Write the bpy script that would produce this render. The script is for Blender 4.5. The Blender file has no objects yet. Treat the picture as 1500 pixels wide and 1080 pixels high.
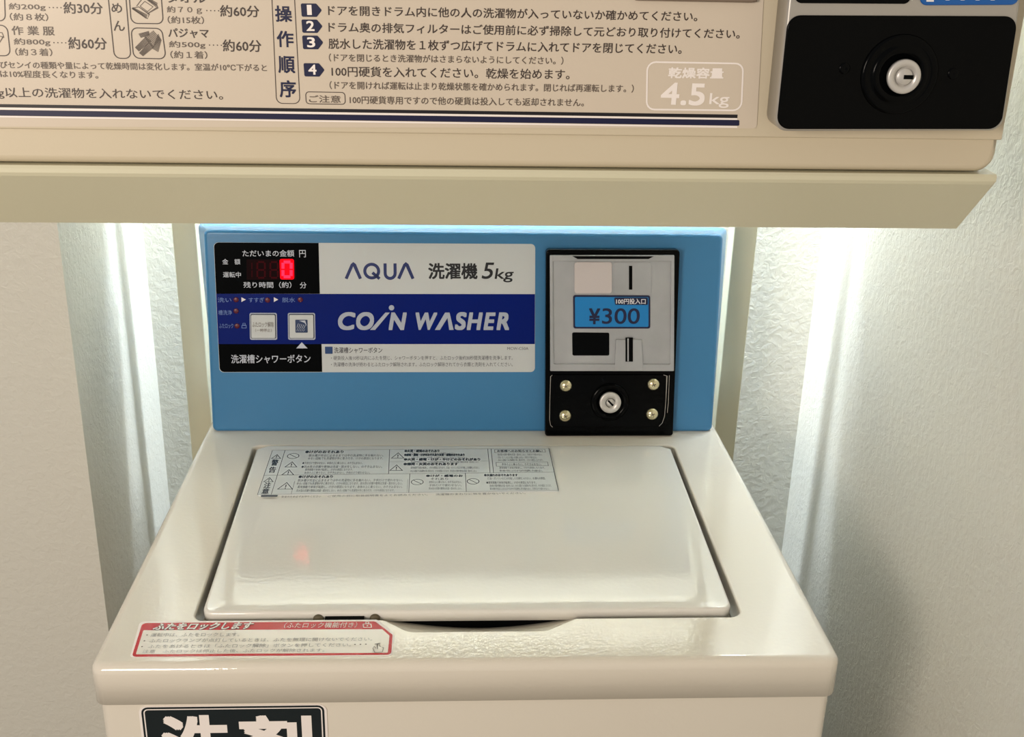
import bpy, bmesh, math
from mathutils import Vector, Matrix
PI = math.pi
sc = bpy.context.scene
COL = sc.collection
Z0 = 0.90                                   # height of the washer's top above the floor

# ------------------------------------------------------------------ camera
F = 1738.0
YAW, PITCH, ROLL = 0.0582, 0.3909, 0.0253
CAM = Vector((-0.0181, -0.7288, 0.5371 + Z0))
def cam_rot():
    fw = Vector((math.sin(YAW)*math.cos(PITCH), math.cos(YAW)*math.cos(PITCH), -math.sin(PITCH)))
    r = fw.cross(Vector((0, 0, 1))).normalized(); u = r.cross(fw)
    r2 = r*math.cos(ROLL) + u*math.sin(ROLL); u2 = -r*math.sin(ROLL) + u*math.cos(ROLL)
    return Matrix((r2, u2, -fw)).transposed()
RC = cam_rot()
cd = bpy.data.cameras.new('camera'); cam = bpy.data.objects.new('camera', cd); COL.objects.link(cam)
cd.sensor_fit = 'HORIZONTAL'; cd.sensor_width = 36.0; cd.lens = F*36/1500
cd.clip_start = 0.01
cam.matrix_world = Matrix.Translation(CAM) @ RC.to_4x4()
sc.camera = cam

# ------------------------------------------------------------------ world, lights, exposure
w = bpy.data.worlds.new('world'); sc.world = w; w.use_nodes = True
bg = w.node_tree.nodes['Background']; bg.inputs[0].default_value = (1.0, 0.96, 0.90, 1); bg.inputs[1].default_value = 0.38
def area(name, loc, target, sx, sy, power, col):
    l = bpy.data.lights.new(name, 'AREA'); l.shape = 'RECTANGLE'; l.size = sx; l.size_y = sy
    l.energy = power; l.color = col
    o = bpy.data.objects.new(name, l); COL.objects.link(o); o.location = loc
    d = Vector(target) - Vector(loc); o.rotation_euler = d.to_track_quat('-Z', 'Y').to_euler()
    return o
# ceiling strip lamp over the gap behind the dryer, cool white
area('rear_ceiling_lamp', (0.03, 0.55, Z0+0.62), (0.03, 0.55, 0), 0.75, 0.07, 16.5, (0.78, 0.89, 1.0))
area('right_gap_fill', (0.362, 0.40, Z0+0.72), (0.362, 0.40, 0), 0.06, 0.26, 0.3, (0.80, 0.90, 1.0))  # added fill, stands in for overhead light spilling down the right gap
area('left_gap_fill', (-0.333, 0.46, Z0+0.72), (-0.333, 0.46, 0), 0.05, 0.22, 0.35, (0.80, 0.90, 1.0))  # added fill on the left wall, no separate lamp here
# warm room lamp on the ceiling in front of the machines
area('room_ceiling_lamp', (-0.75, -1.25, Z0+0.60), (0, 0, Z0+.15), 0.40, 0.40, 13, (1.0, 0.87, 0.74))
sc.view_settings.view_transform = 'Standard'; sc.view_settings.look = 'None'
sc.view_settings.exposure = 0.0; sc.view_settings.gamma = 1.0
sc.view_settings.use_curve_mapping = False

# ------------------------------------------------------------------ materials
def lin(c):
    return tuple(((v/255)/12.92 if v/255 <= 0.04045 else ((v/255+0.055)/1.055)**2.4) for v in c) + (1.0,)
def mat(name, col, rough=0.4, metal=0.0, bump=0.0, bscale=400.0, emit=None, estr=0.0, spec=0.5, coat=0.0, var=0.0):
    m = bpy.data.materials.new(name); m.use_nodes = True; nt = m.node_tree
    b = nt.nodes['Principled BSDF']; b.inputs['Base Color'].default_value = lin(col)
    b.inputs['Roughness'].default_value = rough; b.inputs['Metallic'].default_value = metal
    b.inputs['Specular IOR Level'].default_value = spec; b.inputs['Coat Weight'].default_value = coat
    if emit: b.inputs['Emission Color'].default_value = lin(emit); b.inputs['Emission Strength'].default_value = estr
    tc = nt.nodes.new('ShaderNodeTexCoord')
    if bump:
        n = nt.nodes.new('ShaderNodeTexNoise'); n.inputs['Scale'].default_value = bscale; n.inputs['Detail'].default_value = 2
        bp = nt.nodes.new('ShaderNodeBump'); bp.inputs['Strength'].default_value = bump; bp.inputs['Distance'].default_value = 0.001
        nt.links.new(tc.outputs['Object'], n.inputs['Vector']); nt.links.new(n.outputs['Fac'], bp.inputs['Height'])
        nt.links.new(bp.outputs['Normal'], b.inputs['Normal'])
    if var:
        n2 = nt.nodes.new('ShaderNodeTexNoise'); n2.inputs['Scale'].default_value = 22; n2.inputs['Detail'].default_value = 5
        mx = nt.nodes.new('ShaderNodeMix'); mx.data_type = 'RGBA'
        mx.inputs['A'].default_value = lin(col); mx.inputs['B'].default_value = lin(tuple(v*(1-var) for v in col))
        nt.links.new(tc.outputs['Object'], n2.inputs['Vector']); nt.links.new(n2.outputs['Fac'], mx.inputs['Factor'])
        nt.links.new(mx.outputs['Result'], b.inputs['Base Color'])
    return m
def wall_mat(name='wallpaper', col=(221, 219, 209), depth=0.0014):
    m = bpy.data.materials.new(name); m.use_nodes = True; nt = m.node_tree; b = nt.nodes['Principled BSDF']
    b.inputs['Base Color'].default_value = lin(col); b.inputs['Roughness'].default_value = 0.42
    tc = nt.nodes.new('ShaderNodeTexCoord')
    n1 = nt.nodes.new('ShaderNodeTexNoise'); n1.inputs['Scale'].default_value = 140; n1.inputs['Detail'].default_value = 3; n1.inputs['Distortion'].default_value = 1.4
    n2 = nt.nodes.new('ShaderNodeTexVoronoi'); n2.inputs['Scale'].default_value = 115
    ad = nt.nodes.new('ShaderNodeMath'); ad.operation = 'MULTIPLY_ADD'; ad.inputs[1].default_value = 0.5
    bp = nt.nodes.new('ShaderNodeBump'); bp.inputs['Strength'].default_value = 0.5; bp.inputs['Distance'].default_value = depth
    L = nt.links.new
    L(tc.outputs['Object'], n1.inputs['Vector']); L(tc.outputs['Object'], n2.inputs['Vector'])
    L(n2.outputs['Distance'], ad.inputs[0]); L(n1.outputs['Fac'], ad.inputs[2]); L(ad.outputs[0], bp.inputs['Height'])
    L(bp.outputs['Normal'], b.inputs['Normal'])
    return m
M = dict(
    wall=wall_mat(),
    cream=mat('cream_enamel', (230, 223, 210), 0.05, bump=0.10, bscale=260, spec=.6),
    lid=mat('lid_enamel', (236, 233, 226), 0.04, bump=0.08, bscale=260, spec=.6),
    dryer=mat('dryer_cream', (208, 196, 172), 0.35, bump=0.05, bscale=500),
    sheet=mat('dryer_sheet', (212, 199, 182), 0.35),
    stand=mat('stand_paint', (214, 210, 184), 0.35, bump=0.05, bscale=500),
    blue=mat('blue_enamel', (62, 128, 178), 0.30, bump=0.06, bscale=300),
    black=mat('black_plastic', (3, 4, 5), 0.14, spec=0.08),
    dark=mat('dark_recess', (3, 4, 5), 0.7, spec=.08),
    ink=mat('dark_ink', (62, 50, 44), 0.4),
    ink2=mat('fine_dark_ink', (96, 84, 74), 0.4),
    navy=mat('navy_ink', (12, 18, 62), 0.35),
    navy2=mat('blue_print', (0, 26, 112), 0.3, spec=.12),
    white=mat('white_print', (235, 232, 236), 0.35),
    softwhite=mat('soft_white_print', (248, 240, 236), 0.35),
    greyink=mat('grey_ink', (150, 148, 146), 0.4),
    dimwhite=mat('dim_white_print', (196, 202, 216), 0.35),
    paleblue=mat('pale_blue_print', (110, 140, 200), 0.35),
    panelwhite=mat('panel_white_print', (206, 210, 212), 0.3),
    silverink=mat('silver_print', (176, 184, 200), 0.35),
    metal=mat('satin_steel', (192, 194, 198), 0.38, metal=0.3, var=0.18, bump=0.03, bscale=600),
    chrome=mat('chrome', (225, 222, 216), 0.14, metal=1.0),
    brass=mat('nickel', (226, 216, 180), 0.2, metal=0.9),
    silver=mat('silver_paint', (176, 172, 166), 0.3, metal=0.4),
    lock=mat('lock_steel', (205, 202, 198), 0.35, metal=0.4),
    price=mat('price_blue', (16, 128, 200), 0.3),
    capblue=mat('label_blue', (10, 90, 170), 0.3),
    red=mat('red_print', (196, 28, 40), 0.22, spec=.25),
    labelwhite=mat('label_white', (236, 230, 220), 0.16),
    warnwhite=mat('warning_label_white', (222, 226, 226), 0.2),
    digit=mat('lit_red_digit', (60, 0, 4), 0.5, spec=.05, emit=(255, 20, 40), estr=6.0),
    digitglow=mat('lit_red_cell', (40, 0, 4), 0.5, spec=.05, emit=(255, 0, 16), estr=1.5),
    dimdigit=mat('unlit_red_digit', (64, 4, 14), 0.5, spec=.05),
    redwin=mat('red_display_window', (24, 2, 6), 0.5, spec=.05),
    led=mat('unlit_red_lamp', (92, 14, 40), 0.35),
    signblack=mat('sign_black', (18, 30, 36), 0.3),
    floor=mat('floor_vinyl', (150, 138, 118), 0.4),
)

# ------------------------------------------------------------------ frames on the real surfaces
class Frame:
    """a plane with local axes u (right), v (up), n (out of the surface)"""
    def __init__(s, o, u, v):
        s.o = Vector(o); s.u = Vector(u).normalized(); v = Vector(v); s.v = (v - s.u*v.dot(s.u)).normalized(); s.n = s.u.cross(s.v)
    def at(s, x, y, h=0.0):
        r = RC @ Vector((x-750, -(y-540), -F)); o = s.o + s.n*h
        p = CAM + r*(s.n.dot(o-CAM)/s.n.dot(r)) - s.o
        return Vector((p.dot(s.u), p.dot(s.v)))
    def w(s, a, b, h=0.0): return s.o + s.u*a + s.v*b + s.n*h

# ------------------------------------------------------------------ object helpers
def link(name, me, m, parent=None, label=None, kind=None):
    if m is not None: me.materials.append(m)
    o = bpy.data.objects.new(name, me); COL.objects.link(o)
    if parent is not None:
        o.parent = parent
        if parent.type == 'EMPTY': o.matrix_parent_inverse = Matrix.Translation(-parent.location)
    if label: o['label'] = label
    if kind: o['kind'] = kind
    return o
def thing(name, label, cat, loc):
    o = bpy.data.objects.new(name, None); COL.objects.link(o); o.location = loc; o.empty_display_size = 0.1
    o['label'] = label; o['category'] = cat
    return o
def area2(P):
    return 0.5*sum(P[i].x*P[(i+1) % len(P)].y - P[(i+1) % len(P)].x*P[i].y for i in range(len(P)))
def ccw(P): P = [Vector((p[0], p[1])) for p in P]; return P if area2(P) > 0 else P[::-1]
def offset(P, d):
    """move a ccw polygon inwards by d"""
    n = len(P); out = []
    for i in range(n):
        e1 = (P[i]-P[i-1]); e2 = (P[(i+1) % n]-P[i])
        if e1.length < 1e-9: e1 = e2
        if e2.length < 1e-9: e2 = e1
        n1 = Vector((-e1.y, e1.x)).normalized(); n2 = Vector((-e2.y, e2.x)).normalized()
        b = n1+n2
        b = n1 if b.length < 1e-6 else b.normalized()
        out.append(P[i] + b*(d/max(0.35, b.dot(n1))))
    return out
def rpoly(P, r, seg=6):
    """round the corners of a polygon; r is one radius or one per corner"""
    P = [Vector((p[0], p[1])) for p in P]; n = len(P)
    R = r if isinstance(r, (list, tuple)) else [r]*n
    out = []
    for i in range(n):
        a, b, c = P[i-1], P[i], P[(i+1) % n]; rr = R[i]
        d1 = (a-b).normalized(); d2 = (c-b).normalized()
        if rr <= 0: out.append(b); continue
        ang = math.acos(max(-1, min(1, d1.dot(d2)))); t = rr/math.tan(ang/2)
        t = min(t, (a-b).length*0.49, (c-b).length*0.49); rr2 = t*math.tan(ang/2)
        bis = (d1+d2).normalized(); ctr = b + bis*(rr2/math.sin(ang/2))
        s = b+d1*t-ctr; e = b+d2*t-ctr
        a0 = math.atan2(s.y, s.x); da = math.atan2(s.x*e.y-s.y*e.x, s.dot(e))
        for k in range(seg+1):
            q = a0+da*k/seg; out.append(ctr + Vector((math.cos(q), math.sin(q)))*rr2)
    return ccw(out)
def circle(c, r, n=28): return [Vector((c[0]+r*math.cos(2*PI*k/n), c[1]+r*math.sin(2*PI*k/n))) for k in range(n)]
def mesh_from(verts, faces, name, smooth=None):
    me = bpy.data.meshes.new(name); me.from_pydata([tuple(v) for v in verts], [], faces)
    if smooth is not None:
        for p, s in zip(me.polygons, smooth): p.use_smooth = s
    me.update(); return me
def slab(name, fr, P, h0, h1, r, m, parent, holes=(), seg=4, hr=None, label=None, bottom=True, crown=0.0, kind=None):
    """plate with outline P standing from h0 to h1 on the frame, its top edges rounded by r; holes go right through"""
    P = ccw(P); bm = bmesh.new()
    def ring(Q, h): return [bm.verts.new(fr.w(p.x, p.y, h)) for p in Q]
    def strip(A, B, sm=True):
        n = len(A)
        for i in range(n):
            f = bm.faces.new((A[i], A[(i+1) % n], B[(i+1) % n], B[i])); f.smooth = sm
    def build(Q, inner, rr):
        base = ring(Q, h0); prev = base
        sgn = -1 if inner else 1
        if rr > 0:
            for hh in ((h1-rr-.0005, h1-rr) if h1-rr-.0005 > h0 else (h1-rr,)):
                cur = ring(Q, hh); (strip(prev, cur) if not inner else strip(cur, prev)); prev = cur
            for k in range(1, seg+1):
                t = k/seg*PI/2
                cur = ring(offset(Q, sgn*rr*(1-math.cos(t))), h1-rr+rr*math.sin(t))
                (strip(prev, cur) if not inner else strip(cur, prev)); prev = cur
        else:
            cur = ring(Q, h1); (strip(prev, cur, False) if not inner else strip(cur, prev, False)); prev = cur
        return base, prev
    b0, t0 = build(P, False, r)
    loops_t, loops_b = [t0], [b0]
    for H in holes:
        hb, ht = build(ccw(H), True, r if hr is None else hr); loops_t.append(ht); loops_b.append(hb)
    def cap(loops, n, flip):
        es = []
        for L in loops:
            for i in range(len(L)):
                e = bm.edges.get((L[i], L[(i+1) % len(L)])) or bm.edges.new((L[i], L[(i+1) % len(L)])); es.append(e)
        res = bmesh.ops.triangle_fill(bm, use_beauty=True, use_dissolve=False, edges=es, normal=n)
        for f in res['geom']:
            if isinstance(f, bmesh.types.BMFace):
                f.normal_update()
                if f.normal.dot(n) < 0: f.normal_flip()
    if crown > 0:
        Q = offset(P, r); c = sum(Q, Vector((0, 0)))/len(Q); prev = t0; N = 10
        mx = max(abs(q.x-c.x) for q in Q); my = max(abs(q.y-c.y) for q in Q)
        for k in range(1, N):
            s = 1-k/N; cur = []
            for q in Q:
                d = (q-c)*s; z = crown*(1-(d.x/mx)**2)*(1-(d.y/my)**2)
                cur.append(bm.verts.new(fr.w(c.x+d.x, c.y+d.y, h1+z)))
            strip(prev, cur); prev = cur
        cv = bm.verts.new(fr.w(c.x, c.y, h1+crown))
        for i in range(len(prev)):
            f = bm.faces.new((prev[i], prev[(i+1) % len(prev)], cv)); f.smooth = True
    else: cap(loops_t, fr.n, False)
    if bottom: cap(loops_b, -fr.n, True)
    me = bpy.data.meshes.new(name); bm.to_mesh(me); bm.free()
    return link(name, me, m, parent, label, kind)
def box(name, lo, hi, m, parent=None, r=0.0, label=None, kind=None):
    fr = Frame((0, 0, 0), (1, 0, 0), (0, 1, 0))
    P = [(lo[0], lo[1]), (hi[0], lo[1]), (hi[0], hi[1]), (lo[0], hi[1])]
    return slab(name, fr, rpoly(P, r) if r else P, lo[2], hi[2], r, m, parent, label=label, kind=kind)
def loft(name, loops, m, parent, smooth=True, cap0=True, cap1=True, label=None):
    V = []; Fc = []; S = []; n = len(loops[0])
    for L in loops: V += L
    for k in range(len(loops)-1):
        for i in range(n):
            j = (i+1) % n; Fc.append((k*n+i, k*n+j, (k+1)*n+j, (k+1)*n+i)); S.append(smooth)
    if cap0: Fc.append(tuple(range(n))[::-1]); S.append(False)
    if cap1: Fc.append(tuple(range((len(loops)-1)*n, len(loops)*n))); S.append(False)
    me = mesh_from(V, Fc, name, S)
    bm = bmesh.new(); bm.from_mesh(me); bmesh.ops.recalc_face_normals(bm, faces=bm.faces); bm.to_mesh(me); bm.free()
    return link(name, me, m, parent, label)
def lathe(name, fr, c, prof, m, parent, n=36, label=None):
    """prof: (radius, height) from the rim inwards; closes at the centre"""
    loops = [[fr.w(p.x, p.y, h) for p in circle(c, max(r, 1e-5), n)] for r, h in prof]
    return loft(name, loops, m, parent, cap0=True, cap1=True, label=label)

# ------------------------------------------------------------------ flat print (ink on a surface)
TXT = {}
SH = [(0, 0), (1, 1), (-1, -1), (1, -1), (-1, 1), (0, 1), (0, -1), (1, 0), (-1, 0)]     # bold letters are inked several times, slightly shifted
def text_mesh(s):
    k = s; res = 6 if len(s) < 4 else 2
    if k not in TXT:
        c = bpy.data.curves.new('t', 'FONT'); c.body = s; c.resolution_u = res
        o = bpy.data.objects.new('t', c); COL.objects.link(o)
        dg = bpy.context.evaluated_depsgraph_get(); dg.update()
        me = bpy.data.meshes.new_from_object(o.evaluated_get(dg))
        V = [(v.co.x, v.co.y) for v in me.vertices]; Fc = [tuple(p.vertices) for p in me.polygons]
        bpy.data.objects.remove(o); bpy.data.curves.remove(c); bpy.data.meshes.remove(me)
        x0 = min(v[0] for v in V); x1 = max(v[0] for v in V); y0 = min(v[1] for v in V); y1 = max(v[1] for v in V)
        TXT[k] = ([((x-x0)/(x1-x0), (y-y0)/(y1-y0)) for x, y in V], Fc)
    return TXT[k]
class Ink:
    def __init__(s, fr, h): s.fr, s.h, s.V, s.F = fr, h, [], []
    def add(s, V, Fc, h=None):
        n = len(s.V); s.V += [s.fr.w(x, y, s.h if h is None else h) for x, y in V]; s.F += [tuple(i+n for i in f) for f in Fc]
    def text(s, t, x0, y0, x1, y1, hp, bold=0.0, shear=0.0):
        """t from the image point x0,y0 (lower left) to x1,y1 (lower right), hp pixels tall, laid on the surface"""
        a = s.fr.at(x0, y0, s.h); b = s.fr.at(x1, y1, s.h); d = b-a; xm, ym = (x0+x1)/2, (y0+y1)/2
        hgt = (s.fr.at(xm, ym-hp, s.h)-s.fr.at(xm, ym, s.h)).y; up = Vector((-d.y, d.x)).normalized()*hgt
        V, Fc = text_mesh(t); dn = d.normalized(); un = up.normalized(); bb = bold*hgt
        for k, (ox, oy) in enumerate(SH if bold else SH[:1]):
            s.add([tuple(a + d*x + up*y + dn*(shear*hgt*y + ox*bb) + un*(oy*bb)) for x, y in V], Fc, s.h+k*4e-6)
    def textl(s, t, x0, y0, x1, hgt, bold=0.0, shear=0.0):
        V, Fc = text_mesh(t)
        for k, (ox, oy) in enumerate(SH if bold else SH[:1]):
            s.add([(x0+(x1-x0)*x+shear*hgt*y+ox*bold*hgt, y0+hgt*y+oy*bold*hgt) for x, y in V], Fc, s.h+k*4e-6)
    def px(s, P): return [s.fr.at(p[0], p[1], s.h) for p in P]
    def poly(s, P, r=0.0, local=False):
        Q = [Vector(p) for p in P] if local else s.px(P)
        Q = rpoly(Q, r, 4) if r else ccw(Q); s.add([tuple(q) for q in Q], [tuple(range(len(Q)))])
    def ring(s, P, wd, r=0.0, local=False):
        Q = [Vector(p) for p in P] if local else s.px(P)
        Q = rpoly(Q, r, 5) if r else ccw(Q); I = offset(Q, wd); n = len(Q)
        s.add([tuple(q) for q in Q+I], [(i, (i+1) % n, n+(i+1) % n, n+i) for i in range(n)])
    def stroke(s, P, wd, local=False):
        Q = [Vector(p) for p in P] if local else s.px(P); n = len(Q); V = []
        for i in range(n):
            a = Q[max(0, i-1)]; b = Q[min(n-1, i+1)]; d = (b-a).normalized(); nn = Vector((-d.y, d.x))
            sc_ = 1.0
            if 0 < i < n-1:
                d1 = (Q[i]-Q[i-1]).normalized(); sc_ = 1/max(0.4, Vector((-d1.y, d1.x)).dot(nn))
            V += [tuple(Q[i]+nn*wd*sc_/2), tuple(Q[i]-nn*wd*sc_/2)]
        s.add(V, [(2*i, 2*i+1, 2*i+3, 2*i+2) for i in range(n-1)])
    def disc(s, x, y, rp, n=16):
        c = s.fr.at(x, y, s.h); r = (s.fr.at(x+rp, y, s.h)-c).length; s.add([tuple(q) for q in circle(c, r, n)], [tuple(range(n))])
    def build(s, name, m, parent, label=None):
        me = mesh_from(s.V, s.F, name)
        bm = bmesh.new(); bm.from_mesh(me)
        for f in bm.faces:
            f.normal_update()
            if f.normal.dot(s.fr.n) < 0: f.normal_flip()
        bm.to_mesh(me); bm.free()
        return link(name, me, m, parent, label, 'stuff' if 'lettering' in name else None)

# ================================================================== the room
XR, YB, XL, YF = 0.42, 0.60, -0.366, 0.315
def struct(name, lo, hi, m): return box(name, lo, hi, m, kind='structure')
struct('floor', (-1.6, -2.2, -0.05), (XR+0.06, YB+0.06, 0.0), M['floor'])
struct('wall_back', (XL-0.06, YB, 0.0), (XR+0.06, YB+0.06, 2.6), M['wall'])
struct('wall_right', (XR, -1.3, 0.0), (XR+0.06, YB, 2.6), M['wall'])
struct('wall_left', (-1.6, YF, 0.0), (XL, YB, 2.6), M['wall'])

# ================================================================== coin washer
washer = thing('coin_washer', 'cream top-loading coin washer with a blue control panel, standing below the dryer', 'washing machine', (0, 0.25, 0))
WX, BY = 0.272, 0.50
TOP = Frame((0, 0, Z0), (1, 0, 0), (0, 1, 0))
LX, L0, L1 = 0.2095, 0.064, 0.360
slab('body', Frame((0, 0, 0), (1, 0, 0), (0, 1, 0)), rpoly([(-0.2765, 0.004), (0.2765, 0.004), (0.2645, BY-0.004), (-0.2645, BY-0.004)], 0.008), 0.0, Z0-0.034, 0.002, M['cream'], washer)
# top cover with the lid opening and the finger scoop in its front edge
G = 0.0055
a = TOP.at(563, 905).x; b = TOP.at(600, 925); c = TOP.at(800, 925); d = TOP.at(842, 904).x
hy0 = L0-G-0.001
sc0 = b.y
opening = [(-LX-G, hy0), (a, hy0), (b.x, sc0), (c.x, sc0), (d, hy0), (LX+G+0.001, hy0), (LX+G, L1+G), (-LX-G, L1+G)]
opening = rpoly(opening, [0.010, 0.008, 0.012, 0.012, 0.008, 0.010, 0.008, 0.008], 5)
cover = rpoly([(-0.2795, 0), (0.2795, 0), (0.2675, BY), (-0.2675, BY)], [0.010, 0.010, 0.012, 0.012], 6)
slab('top_cover', TOP, cover, -0.034, 0.0, 0.0072, M['cream'], washer, holes=[opening], hr=0.0018, seg=7)
slab('lid_seat', TOP, rpoly([(-0.225, 0.024), (0.225, 0.024), (0.225, 0.375), (-0.225, 0.375)], 0.01), -0.0335, -0.022, 0.001, M['cream'], washer,
     holes=[rpoly([(a+0.004, sc0-0.002), (d-0.004, sc0-0.002), (d-0.004, L0+0.03), (a+0.004, L0+0.03)], 0.008)], label='cream ledge under the lid')
slab('finger_well_shade', TOP, rpoly([(a-0.004, sc0-0.01), (d+0.004, sc0-0.01), (d+0.004, L0+0.04), (a-0.004, L0+0.04)], 0.008), -0.0338, -0.0336, 0, M['dark'], washer, label='dark plate, painted shade of the hollow below the lid front')  # near-black plate paints the shade at the bottom of the hollow
lidP = rpoly([(-LX, L0), (LX, L0), (LX+0.0005, L1-0.008), (LX-0.010, L1), (-LX+0.010, L1), (-LX-0.0005, L1-0.008)], [0.009, 0.009, 0.003, 0.006, 0.006, 0.003], 6)
lid = slab('lid', TOP, lidP, -0.0065, 0.003, 0.0028, M['lid'], washer, crown=0.0004, seg=5)
# finger scoop: a shallow cream dish that leaves a dark crescent under the lid
V_ = []; F_ = []; NX, NY = 28, 8
for i in range(NX+1):
    t = i/NX; x = a-.001+(d-a+.002)*t; sn = min(1, math.sin(PI*t)*1.5)
    yf = sc0-.0022 if b.x <= x <= c.x else (sc0+(hy0-sc0)*((b.x-x)/(b.x-a)) if x < b.x else sc0+(hy0-sc0)*((x-c.x)/(d-c.x)))-.0022
    for j in range(NY+1):
        q = j/NY; V_.append((x, yf+(L0+.004-yf)*q, Z0-.0030-(.0045+.0085*math.sin(PI*t))*q**1.3))
for i in range(NX):
    for j in range(NY): k = i*(NY+1)+j; F_.append((k, k+NY+1, k+NY+2, k+1))
link('finger_scoop', mesh_from(V_, F_, 'finger_scoop', [True]*len(F_)), M['cream'], washer, 'cream finger scoop')
box('lid_gap_shade', (a-.002, L0+.004, Z0-.030), (d+.002, L0+.006, Z0-.0066), M['dark'], washer)  # dark strip put in as the shade behind the scoop, under the lid
# lid lock latch in the gap in front of the lid
lt = box('lid_latch', (TOP.at(476, 903).x, L0-0.0042, Z0-0.012), (TOP.at(533, 903).x, L0+0.001, Z0-0.0012), M['dark'], washer, label='black lid lock latch')
for x in (466, 549):
    cc = TOP.at(x, 903).x
    fr2 = Frame((0, L0, Z0), (1, 0, 0), (0, 0, 1))
    lathe('latch_socket', fr2, (cc, -0.0035), [(0.0042, -0.001), (0.0042, 0.0022), (0.0034, 0.003), (0.0015, 0.003)], mat('socket_brown', (92, 82, 60), 0.5), lt, 20)

# ---- warning label at the back of the lid
WF = Frame((0, 0, Z0+0.0035), (1, 0, 0), (0, 1, 0))
tl, bl, tr, br = [WF.at(*q, 0.002) for q in ((399, 659), (377, 724), (804, 656), (818, 718))]
HL = 0.0012
def wl(u, v):
    """label coordinates: u 0..1 from the left, v 0..1 from the top"""
    return tl*(1-u)*(1-v) + tr*u*(1-v) + bl*(1-u)*v + br*u*v
wlab = slab('warning_label', WF, rpoly([wl(0, 0), wl(0, 1), wl(1, 1), wl(1, 0)], 0.002), -0.002, HL, 0.0, M['warnwhite'], washer, bottom=False, label='white warning label printed with small black text')
I1 = Ink(WF, HL+0.0001); I2 = Ink(WF, HL+0.0001)
def wring(u0, v0, u1, v1, wd=0.0004): I1.ring([wl(u0, v0), wl(u0, v1), wl(u1, v1), wl(u1, v0)], wd, local=True)
def wline(u0, v0, u1, v1, wd=0.0005): I1.stroke([wl(u0, v0), wl(u1, v1)], wd, local=True)
wline(0, 0, 0, 1); wline(1, 0, 1, 1, .0006); wline(0, 0, 1, 0, .0003); wline(0, 0.995, 1, 0.995, .0003)
wline(0.045, 0, 0.045, 1); wline(0, .58, 1, .58, .0004); wline(.42, 0, .425, .58); wline(.776, 0, .776, .58); wline(.788, 0, .788, .58)
wline(.498, .58, .498, 1); wline(.492, .7, .492, 1, .0002); wline(.69, .58, .69, 1); wline(.425, .3, .776, .3, .0002); wline(.11, .72, .11, 1, .0003)
def wtxt(s, u0, v1, u1, hv, ink=None, bold=0.0):
    p = wl(u0, v1); q = wl(u1, v1); (ink or I2).textl(s, p.x, p.y, q.x, hv*abs((wl(0, 0)-wl(0, 1)).y), bold)
def tri(u, v, s=0.016):
    p = wl(u, v); k = s*0.42*1.0
    A = [(p.x-k, p.y-k*0.9), (p.x+k, p.y-k*0.9), (p.x, p.y+k)]
    I1.ring(A, 0.0008, local=True); I1.stroke([(p.x, p.y+k*.35), (p.x, p.y-k*.3)], 0.0009, local=True); I1.stroke([(p.x, p.y-k*.45), (p.x, p.y-k*.7)], 0.0009, local=True)
def ban(u, v, s=0.006):
    p = wl(u, v); I1.ring(circle(p, s, 20), 0.0007, local=True); I1.stroke([(p.x-s*.65, p.y+s*.65), (p.x+s*.65, p.y-s*.65)], 0.0007, local=True)
ban(.08, .14); tri(.083, .34, .015); tri(.08, .52, .015); tri(.085, .82, .018); tri(.452, .15); tri(.45, .44); ban(.525, .77); ban(.715, .77)
tri(.022, .15, .012); tri(.022, .68, .012)
wtxt('警', .012, .36, .034, .14, I1, .02); wtxt('告', .012, .52, .034, .13, I1, .02); wtxt('注', .012, .86, .034, .12, I1, .02); wtxt('意', .012, .98, .034, .11, I1, .02)
J = ['けがのおそれあり', '脱水槽が完全に止まるまでは中の洗濯物に手を触れない。', 'ゆるい回転でも洗濯物が手に巻き付き、けがの原因になります。', '子供だけで使わせない。', '本体の上に乗らない、のぞき込まない。', '防水性の衣類や敷物は洗濯・脱水をしない。',
     '異常振動で本体が転倒し、けがの原因になります。', '火災・感電のおそれあり', '感電・漏電・けがのおそれあり', '爆発・火災のおそれあり', '灯油・ガソリンなどの付着した衣類を入れない。', '水漏れのおそれあり']
wtxt('●'+J[0], .12, .075, .255, .065, I1, .03)
wtxt(J[1], .135, .16, .40, .06); wtxt(J[2], .135, .23, .40, .06); wtxt('●'+J[3]+J[4], .12, .34, .33, .06); wtxt('●'+J[5]+'のぞき込まない。', .12, .425, .40, .06)
wtxt(J[6], .135, .49, .30, .055); wtxt(J[4]+J[3], .135, .56, .36, .055)
wtxt('●'+J[0], .12, .65, .235, .06, I1, .03)
wtxt(J[1]+J[3], .12, .73, .475, .06); wtxt(J[2]+J[5], .12, .80, .475, .06); wtxt(J[6]+J[4], .125, .875, .475, .06); wtxt(J[5]+J[2], .125, .95, .45, .055)
wtxt('●'+J[7], .475, .07, .60, .06, I1, .04); wtxt('●'+J[8]+J[7], .475, .165, .69, .06, I1, .04); wtxt('●火災・感電・けが・やけどのおそれがあり', .475, .275, .745, .06, I1, .04); wtxt('●'+J[9]+'ます', .475, .385, .665, .06, I1, .04)
wtxt(J[10], .50, .12, .66, .04); wtxt(J[10]+J[3], .50, .22, .70, .04); wtxt(J[1]+J[5], .50, .33, .74, .04); wtxt(J[6]+J[10], .50, .47, .74, .055); wtxt(J[2]+J[5], .50, .545, .73, .05)
wring(.80, .02, .985, .10); wtxt('お客様へのお知らせとお願い', .81, .085, .975, .055, I1, .02)
wtxt(J[5]+J[3], .81, .175, .97, .055); wtxt(J[10]+J[3], .81, .245, .95, .055); wtxt(J[2], .81, .31, .97, .055); wring(.80, .335, .985, .43); wtxt(J[4], .82, .41, .96, .055, I1); wtxt(J[6], .81, .49, .97, .05); wtxt(J[1], .81, .56, .96, .05, I1)
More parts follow.
